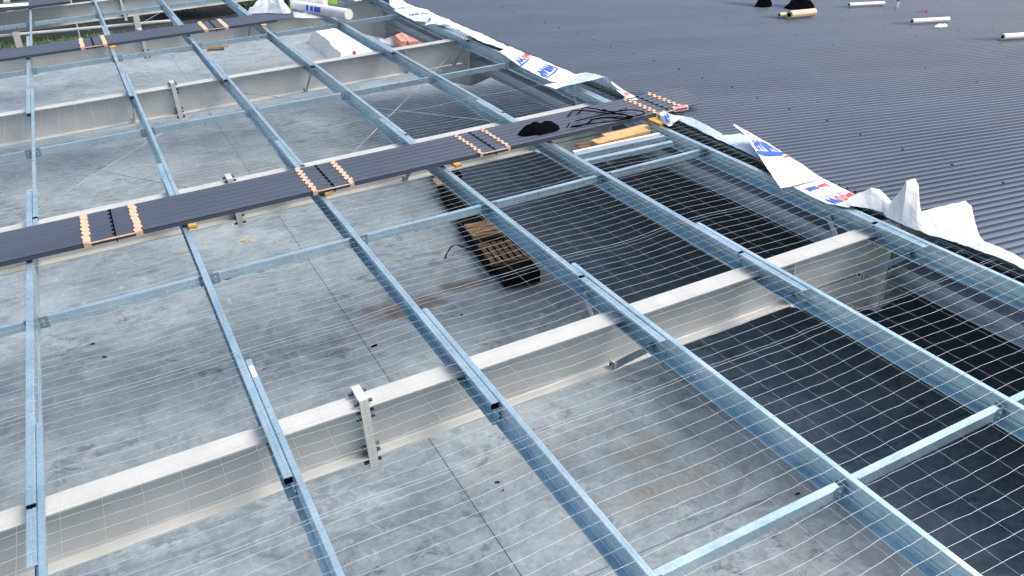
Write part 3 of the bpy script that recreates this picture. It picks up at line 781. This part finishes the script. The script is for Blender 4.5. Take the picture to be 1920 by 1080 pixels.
I_.shape([[(.45, .15), (.62, .2), (.75, .5), (.6, .55), (.5, .4)], [(.35, .5), (.5, .55), (.62, .8), (.45, .85)], [(.6, .65), (.72, .6), (.75, .85), (.62, .9)]], 'blue_ink', 'print', .012)
Paper(ed([(1262, 216), (1292, 219), (1318, 231), (1340, 243), (1358, 253), (1388, 251), (1410, 262)], .10, .10, .09, .07, .06, .08, .08), ed([(1262, 231), (1272, 226), (1305, 241), (1342, 260), (1375, 274), (1400, 286), (1424, 299)], .06, .04, .02), .014, 10, k=.9, top='paper_under').build('building_paper', 'long pale blue paper edge drooping between the walkway and the pointed printed flap')
K_ = Paper(ed([(1376, 233), (1405, 248), (1438, 267), (1475, 290), (1508, 311), (1542, 335)], .34, .20, .12, .08, .07, .06), ed([(1375, 235), (1394, 250), (1405, 266), (1419, 286), (1438, 315), (1464, 354)], .34, .22, .16, .12, .08, .06), .010, 11).build('building_paper', 'large pointed white paper flap with blue lettering lifted over the roof edge', 60, 12)
K_.text('WRAP', 'blue_ink', .555, .10, -.19, .80, bold=.03)
K_.shape([[(.565, .97), (.575, .7), (.56, .45), (.565, .2), (.56, .03), (.60, .03), (.60, .1), (.635, .25), (.645, .5), (.65, .8), (.62, .99)]], 'blue_ink', 'swoosh')
K_.shape([[(.625, .06), (.61, .02), (.64, .02), (.665, .22), (.645, .24)]], 'red_ink', 'swoosh')
K_.text('ROOF C', 'grey_ink', .345, .1, -.05, .75, bold=.02); K_.text('FLAME', 'grey_ink', .30, .15, -.025, .6)
K_.shape([[(.20, .55), (.215, .3), (.23, .3), (.225, .55)]], 'blue_ink', 'print')
L_ = Paper(ed([(1536, 331), (1562, 344), (1586, 356), (1606, 366), (1622, 374)], .055), ed([(1478, 346), (1503, 359), (1527, 371), (1550, 381), (1590, 389)], .035), .006, 12).build('building_paper', 'printed white paper with red and blue lettering beside the crumpled white heap', 44, 10)
L_.text('onet', 'blue_ink', .33, .50, -.13, .34, bold=.03); L_.text('lav', 'red_ink', .31, .18, -.11, .30, bold=.03)
L_.text('FLAME SPREAD', 'grey_ink', .60, .06, -.075, .80, bold=.01); L_.text('SYNTHETIC', 'grey_ink', .50, .20, -.05, .6); L_.text('ROOF', 'grey_ink', .43, .35, -.05, .3)
L_.text('BATU', 'red_ink', .84, .04, -.22, .56, bold=.04); L_.text('W', 'blue_ink', .84, .62, -.22, .33, bold=.06)
Paper(ed([(1598, 368), (1633, 353), (1652, 359), (1671, 378), (1688, 358), (1700, 340), (1716, 335), (1722, 350), (1724, 398), (1760, 388), (1810, 377), (1822, 388), (1826, 410), (1834, 435), (1846, 455)],
         .09, .22, .20, .14, .30, .44, .46, .40, .12, .2, .26, .2, .14, .09, .06),
      ed([(1582, 386), (1630, 391), (1654, 398), (1662, 406), (1676, 414), (1690, 420), (1702, 425), (1716, 430), (1736, 438), (1756, 444), (1778, 450), (1796, 456), (1815, 463), (1832, 470), (1850, 476)],
         .03, .05, .05), .020, 13, .03, k=1.0).build('building_paper', 'large crumpled white paper with upright peaks at the near end of the roof edge', 112, 14)
Paper(ed([(1844, 452), (1880, 466), (1925, 490), (1990, 525)], .05), ed([(1846, 473), (1890, 490), (1935, 512), (1995, 545)], .03), .01, 14).build('building_paper', 'last pale paper strip along the roof edge at the right border of the picture')

# ------------------------------------------------------------------ things on the finished roof
def roller(x0, y0, x1, y1, r, mat, lab, cat='tube', group='white tubes on the roof', name='cardboard_tube', dz=None):
    a = RR(x0, y0, .06 + r); c = RR(x1, y1, .06 + r)
    t = thing(name, lab, cat, tuple(a), group=group)
    d = (c - a).normalized(); m = MB(); m.tube([Vector(), c - a], r, 14); m.build('tube', mat, t, smooth=False)
    m = MB(); m.tube([-d * .012, -d * .002], r * .5, 12); m.build('core', 'black', t)
roller(1592, 9, 1657, 6, .06, 'tube_white', 'white tube farthest left of the three on the blue roof')
roller(1710, 40, 1778, 36, .07, 'tube_white', 'white tube in the middle of the three on the blue roof, above a white scrap')
roller(1880, 69, 1950, 65, .08, 'tube_white', 'white tube cut by the right border of the picture, on the blue roof')
roller(1480, 28, 1526, 23, .11, 'foam_tan', 'tan wrapped roll lying on the blue roof below the black heap', 'roll', None, 'foam_roll')
roller(1461, 28, 1479, 27, .06, 'foam_tan', 'thin pale end of a roll beside the tan wrapped roll', 'roll', None, 'foam_roll')
def roofheap(name, lab, cat, mat, px, h, s, mt=None):
    return lump(name, lab, cat, mat, [RR(x, y, .04) for x, y in px], s, h, rough=.8)
roofheap('black_bag', 'black heap of bags behind the tan roll on the roof', 'bag', 'black', [(1470, 15), (1476, 10), (1500, 12), (1522, 9), (1528, 13), (1522, 18), (1500, 18), (1480, 18)], .22, 5)
roofheap('tool_bag', 'dark tool bag left of the black heap on the roof', 'bag', 'black', [(1414, 13), (1424, 9), (1436, 8), (1448, 8), (1446, 13), (1430, 14)], .28, 8)
roofheap('white_scrap', 'small white scrap below the middle white tube', 'scrap', 'tube_white', [(1752, 50), (1756, 47), (1766, 48), (1777, 47), (1775, 50), (1762, 51)], .05, 2)
roofheap('red_rag', 'small dark red rag on the roof above the middle white tube', 'rag', 'red_dark', [(1733, 23), (1738, 21), (1743, 22), (1738, 24)], .05, 4)
p = RR(1681, 14, .04)
t = thing('spray_can', 'small white can with a red top standing on the roof', 'can', tuple(p))
b = MB(); b.tube([(0, 0, 0), (0, 0, .20)], .05, 12); b.build('can', 'tube_white', t)
b = MB(); b.tube([(0, 0, .20), (0, 0, .27)], .055, 10); b.build('cap', 'red_ink', t)

# ------------------------------------------------------------------ rolls and film at the far end of the open roof
def roll2(p, q, r, lab, n='paper_roll', print_=True):
    p = Vector(p); q = Vector(q); t = thing(n, lab, 'roll', tuple(p), group='white rolls at the far end')
    m = MB(); m.tube([Vector(), q - p], r, 18); m.build('roll', 'paper', t, smooth=False)
    d = (q - p).normalized(); L = (q - p).length
    side = d.cross(Vector((0, 0, 1))).normalized()
    if side.y > 0: side = -side
    if print_:
        up = side.cross(d).normalized(); up = up if up.z > 0 else -up
        for k, (a, w, col) in enumerate(((.30, .05, 'blue_ink'), (.38, .05, 'blue_ink'), (.45, .12, 'blue_ink'))):
            b = MB(); vs = []
            for ang in (-.35, 0, .35, .7):
                nn = side * math.cos(ang) + up * math.sin(ang)
                vs += [d * (a * L) + nn * (r * 1.015), d * ((a + w) * L) + nn * (r * 1.015)]
            b.add(vs, [(2 * i, 2 * i + 1, 2 * i + 3, 2 * i + 2) for i in range(3)]); b.build('print', col, t)
a = U(552, 10, .2); c = U(654, 27, .2)
roll2(a, c, .135, 'long white printed roll lying across the purlins at the far end')
roll2(U(548, 1, .30), U(610, 5, .30), .10, 'second white roll resting behind the long printed roll', print_=False)
b = MB(); p = U(600, 2, .3)
t = thing('covered_pack', 'pack under white sheeting behind the rolls at the far end', 'pack', (7.6, 24.6, zl(7.6) + .02), (0, -SL, 0))
b = MB(); b.box(-1.5, .1, -.4, .5, .05, .32); b.build('cover', 'paper', t)
b = MB(); b.box(.12, 1.3, -.4, .5, .0, .26); b.build('sheets', 'sheet_blue', t)
b = MB(); b.box(.3, 1.1, -.2, .1, .27, .33); b.build('board', 'timber', t)
lump('plastic_film', 'crumpled clear plastic film on the right end of the far sheet pack', 'film', 'plastic_film', [U(x, y, .12) for x, y in ((462, 26), (484, 18), (492, 8), (512, 6), (530, 14), (548, 22), (538, 26), (505, 24))], 6, .32, rough=.9)
lump('plastic_film', 'thin plastic film trailing off the far sheet pack over the purlins', 'film', 'plastic_film', [U(x, y, .04) for x, y in ((535, 16), (552, 18), (558, 26), (590, 30), (610, 34), (570, 34), (552, 32))], 9, .05, rough=.9)

# ------------------------------------------------------------------ things on the slab
# dark pack of sheets with crates
def fbox(mbd, cx, cy, L, w, z0, z1, rot, m=0):
    c, s = math.cos(rot), math.sin(rot)
    vs = [(cx + x * c - y * s, cy + x * s + y * c, z) for z in (z0, z1) for x, y in ((-w / 2, -L / 2), (w / 2, -L / 2), (w / 2, L / 2), (-w / 2, L / 2))]
    mbd.add(vs, [(0, 3, 2, 1), (4, 5, 6, 7), (0, 1, 5, 4), (1, 2, 6, 5), (2, 3, 7, 6), (3, 0, 4, 7)], m)
pk = thing('covered_pack', 'long low pack under black sheeting on the slab', 'pack', (6.70, 14.2, 0), (0, 0, R(-8)))
b = MB(); b.box(-.33, .37, -2.38, 2.2, .08, .31); b.box(-.42, -.33, -1.75, .45, .06, .30); b.box(-.22, .30, 2.2, 2.9, .05, .33); b.box(-.16, .40, 2.9, 4.4, .05, .34); b.build('cover', 'pit_black', pk)
t = thing('crate', 'brown slatted crate on the near end of the black pack', 'crate', (6.47, 12.72, .315), (0, 0, R(-8)), 'crates on the black pack')
for k in range(3):
    b = MB(); b.box(-.42, .38, -.44 + k * .38, -.34 + k * .38, .0, .06); b.build('bearer', 'timber_brown', t)
for k in range(6):
    b = MB(); b.box(-.42 + k * .138, -.33 + k * .138, -.46, .44, .061, .085); b.build('slat', 'timber_brown', t)
t = thing('crate', 'stack of lighter brown boards on the middle of the black pack', 'timber stack', (6.60, 13.85, .315), (0, 0, R(-8)), 'crates on the black pack')
for k in range(5):
    b = MB(); b.box(-.36, .38, -.30 + k * .13, -.19 + k * .13, 0, .07 + .01 * (k % 2)); b.build('board', 'timber_mid', t)
t = thing('crate', 'small brown boards at the far end of the black pack', 'timber stack', (6.98, 16.7, .345), (0, 0, R(-8)), 'crates on the black pack')
for k in range(3):
    b = MB(); b.box(-.30, .30, -.2 + k * .14, -.09 + k * .14, 0, .05); b.build('board', 'timber', t)
b = MB(); pts = [FLR(x, y, .012) for x, y in ((833, 485), (838, 475), (846, 462), (855, 458), (870, 464), (885, 469), (897, 472))]
sm = []
for k in range(len(pts) - 1):
    for f in (0, .5): sm.append(pts[k].lerp(pts[k + 1], f))
sm.append(pts[-1]); b.tube(sm, .014, 5); b.tube([pts[0], pts[0] + Vector((.07, .02, 0))], .014, 5)
tag(b.build('cable', 'black'), 'bent dark cable lying on the slab left of the black pack', 'cable')
# wrapped white bundle
t = thing('wrapped_bundle', 'large bundle wrapped in white film on the slab beyond the third rafter', 'bundle', (9.35, 32.6, 0), (0, 0, R(-2)))
b = MB(); nx, ny = 10, 26; vs = []
for j in range(ny + 1):
    for i in range(nx + 1):
        u = i / nx; v = j / ny; x = (u - .5) * 1.55 * (1 + .03 * math.sin(v * 9)); y = (v - .5) * 4.9
        e = min(u, 1 - u) * nx; e2 = min(v, 1 - v) * ny
        z = .50 * min(1, e * 1.0 + .0) * min(1, e2 * 1.0) * (1 if v > .35 else .86)
        z = max(z, 0) + .09 * abs(noise.noise(Vector((x * 2, y * 1.5, 1)))) * (z > .1)
        if z < .05: z = 0; x *= 1.08; y *= 1.02
        vs.append((x, y, z))
b.add(vs, [(j * (nx + 1) + i, j * (nx + 1) + i + 1, (j + 1) * (nx + 1) + i + 1, (j + 1) * (nx + 1) + i) for j in range(ny) for i in range(nx)])
b.build('film', 'bag_white', t)
b = MB(); b.box(-.25, -.12, -2.44, -2.42, .2, .5); b.build('print', 'red_ink', t)
lump('red_sack', 'dark red sack lying behind the right side of the white bundle', 'sack', 'red_ink', [FLR(x, y, 0) for x, y in ((683, 90), (690, 86), (700, 92), (694, 98), (684, 97))], 2, .35, rough=.3)
lump('plastic_film', 'loose clear film on the slab left of the orange timber', 'film', 'plastic_film', [FLR(x, y, 0) for x, y in ((702, 62), (725, 55), (745, 50), (752, 62), (752, 80), (735, 86), (712, 76))], 11, .25, rough=.9)
# orange timber stack
t = thing('timber_stack', 'stack of orange-pink timber lengths on the slab beyond the third rafter', 'timber stack', (12.05, 32.3, 0), (0, 0, R(-9)))
for k in range(4):
    for q in range(3):
        b = MB(); b.box(-.52 + k * .26, -.29 + k * .26, -1.3 + .08 * ((k + q) % 3), 1.35 + .05 * (k % 2), .02 + q * .14, .15 + q * .14); b.build('timber_length', 'timber_pink', t)
for k, (x, y, rz) in enumerate(((12.75, 32.6, -.10), (12.95, 32.2, -.16), (13.1, 31.9, -.3))):
    plank(x, y, .04, .12, 2.0 - .3 * k, .06, rz, 'timber_pink', ['loose orange length just right of the timber stack', 'second loose orange length right of the timber stack', 'short loose length farthest right of the timber stack'][k], 'loose timber lengths on the slab', ry=0)
for k, (x0, y0, x1, y1) in enumerate(((380, 90, 428, 85), (388, 94, 420, 91), (330, 96, 378, 91))):
    a = FLR(x0, y0, .05); c = FLR(x1, y1, .05)
    b = MB(); b.tube([a, c], .05, 5)
    tag(b.build('timber_stick', 'timber_brown' if k == 1 else 'timber'), ['long pale stick lying along the far slab edge', 'dark stick just in front of the pale stick', 'stick near the far slab edge left of the others'][k], 'stick', 'sticks at the far slab edge')
# small litter
for k, (x, y, m, s) in enumerate(((428, 524, 'black', .05), (458, 452, 'timber', .07), (465, 454, 'timber', .05), (174, 646, 'black', .03), (196, 670, 'black', .03), (702, 650, 'black', .05), (866, 592, 'black', .03), (932, 905, 'black', .03), (943, 921, 'black', .02), (1495, 927, 'black', .03))):
    p = FLR(x, y, 0); b = MB(); rn = random.Random(k)
    b.tube([(-s, 0, .01), (0, rn.uniform(-.3, .3) * s, .02), (s, rn.uniform(-1, 1) * s, .01)], s * .35, 5)
    o = b.build('litter', m, loc=tuple(p)); tag(o, ['small dark scrap in the second bay near the bridging cleat', 'brown leaf-like scrap left of the third purlin', 'smaller brown scrap beside the leaf-like one', 'tiny dark speck on the left of the second bay', 'tiny dark speck just below another on the left', 'dark elongated scrap by the brown dirt patch', 'tiny dark speck right of the dirt patch', 'tiny dark speck by the long floor joint', 'tiniest dark speck beside the long floor joint', 'tiny dark speck at the lower right beside the cross joint'][k], 'scrap', 'litter on the slab')

# ------------------------------------------------------------------ vegetation beyond
def bush(x, y, r, h, lab, seed, trunk=True, name='bushy_tree'):
    rn = random.Random(seed)
    t = thing(name, lab, 'tree', (x, y, -.45), group='trees beyond the far end')
    b = MB(); n = 1500
    for _ in range(n):
        while True:
            p = Vector((rn.uniform(-1, 1), rn.uniform(-1, 1), rn.uniform(-1, 1)))
            if .25 < p.length < 1 and noise.noise(p * 2.2 + Vector((seed, 0, 0))) > -.12: break
        c = Vector((p.x * r, p.y * r, h * .55 + p.z * h * .45)); s = rn.uniform(.06, .14)
        a = Vector((rn.uniform(-1, 1), rn.uniform(-1, 1), rn.uniform(-.6, .6))).normalized() * s; d = a.cross(Vector((rn.uniform(-1, 1), rn.uniform(-1, 1), 1))).normalized() * s * .6
        b.add([c - a, c + d, c + a, c - d], [(0, 1, 2, 3)])
    b.build('crown', 'leaf', t)
    b = MB(); b.tube([(0, 0, 0), (.05, 0, h * .35), (0, .05, h * .7)], .10, 7, r2=.03); b.tube([(.05, 0, h * .3), (.4 * r, .1, h * .65)], .05, 5, r2=.02); b.tube([(.05, 0, h * .35), (-.4 * r, -.1, h * .7)], .05, 5, r2=.02); b.build('trunk', 'bark', t)
bush(8.0, 45, 2.2, 4.0, 'dark green tree behind the plastic film at the far end', 1)
bush(5.2, 46, 1.5, 2.0, 'green shrub seen between the far purlins', 2)
bush(11.2, 47, 2.2, 4.0, 'dark tree behind the white rolls', 3)
bush(3.6, 50, 1.4, 1.9, 'low dark shrub beyond the far posts', 4)
bush(-3.8, 52, 1.8, 2.0, 'green shrub beyond the top left corner', 5)
# undergrowth
b = MB(); rn = random.Random(9)
for _ in range(14000):
    x = rn.uniform(-12, 14); y = rn.uniform(37.3, 43.0) if rn.random() < .8 else rn.uniform(43, 60)
    if y > 42.6 and x < 8 and rn.random() < .8: continue
    hh = rn.uniform(.06, .22); a = rn.uniform(0, 6.28); w = .025
    b.add([(x - w * math.cos(a), y - w * math.sin(a), -.45), (x + w * math.cos(a), y + w * math.sin(a), -.45), (x + rn.uniform(-.08, .08), y + rn.uniform(-.08, .08), -.45 + hh)], [(0, 1, 2)])
o = b.build('grass', 'grass_far'); o['kind'] = 'stuff'; o['label'] = 'rough green grass beyond the far edge of the slab'; o['category'] = 'grass'
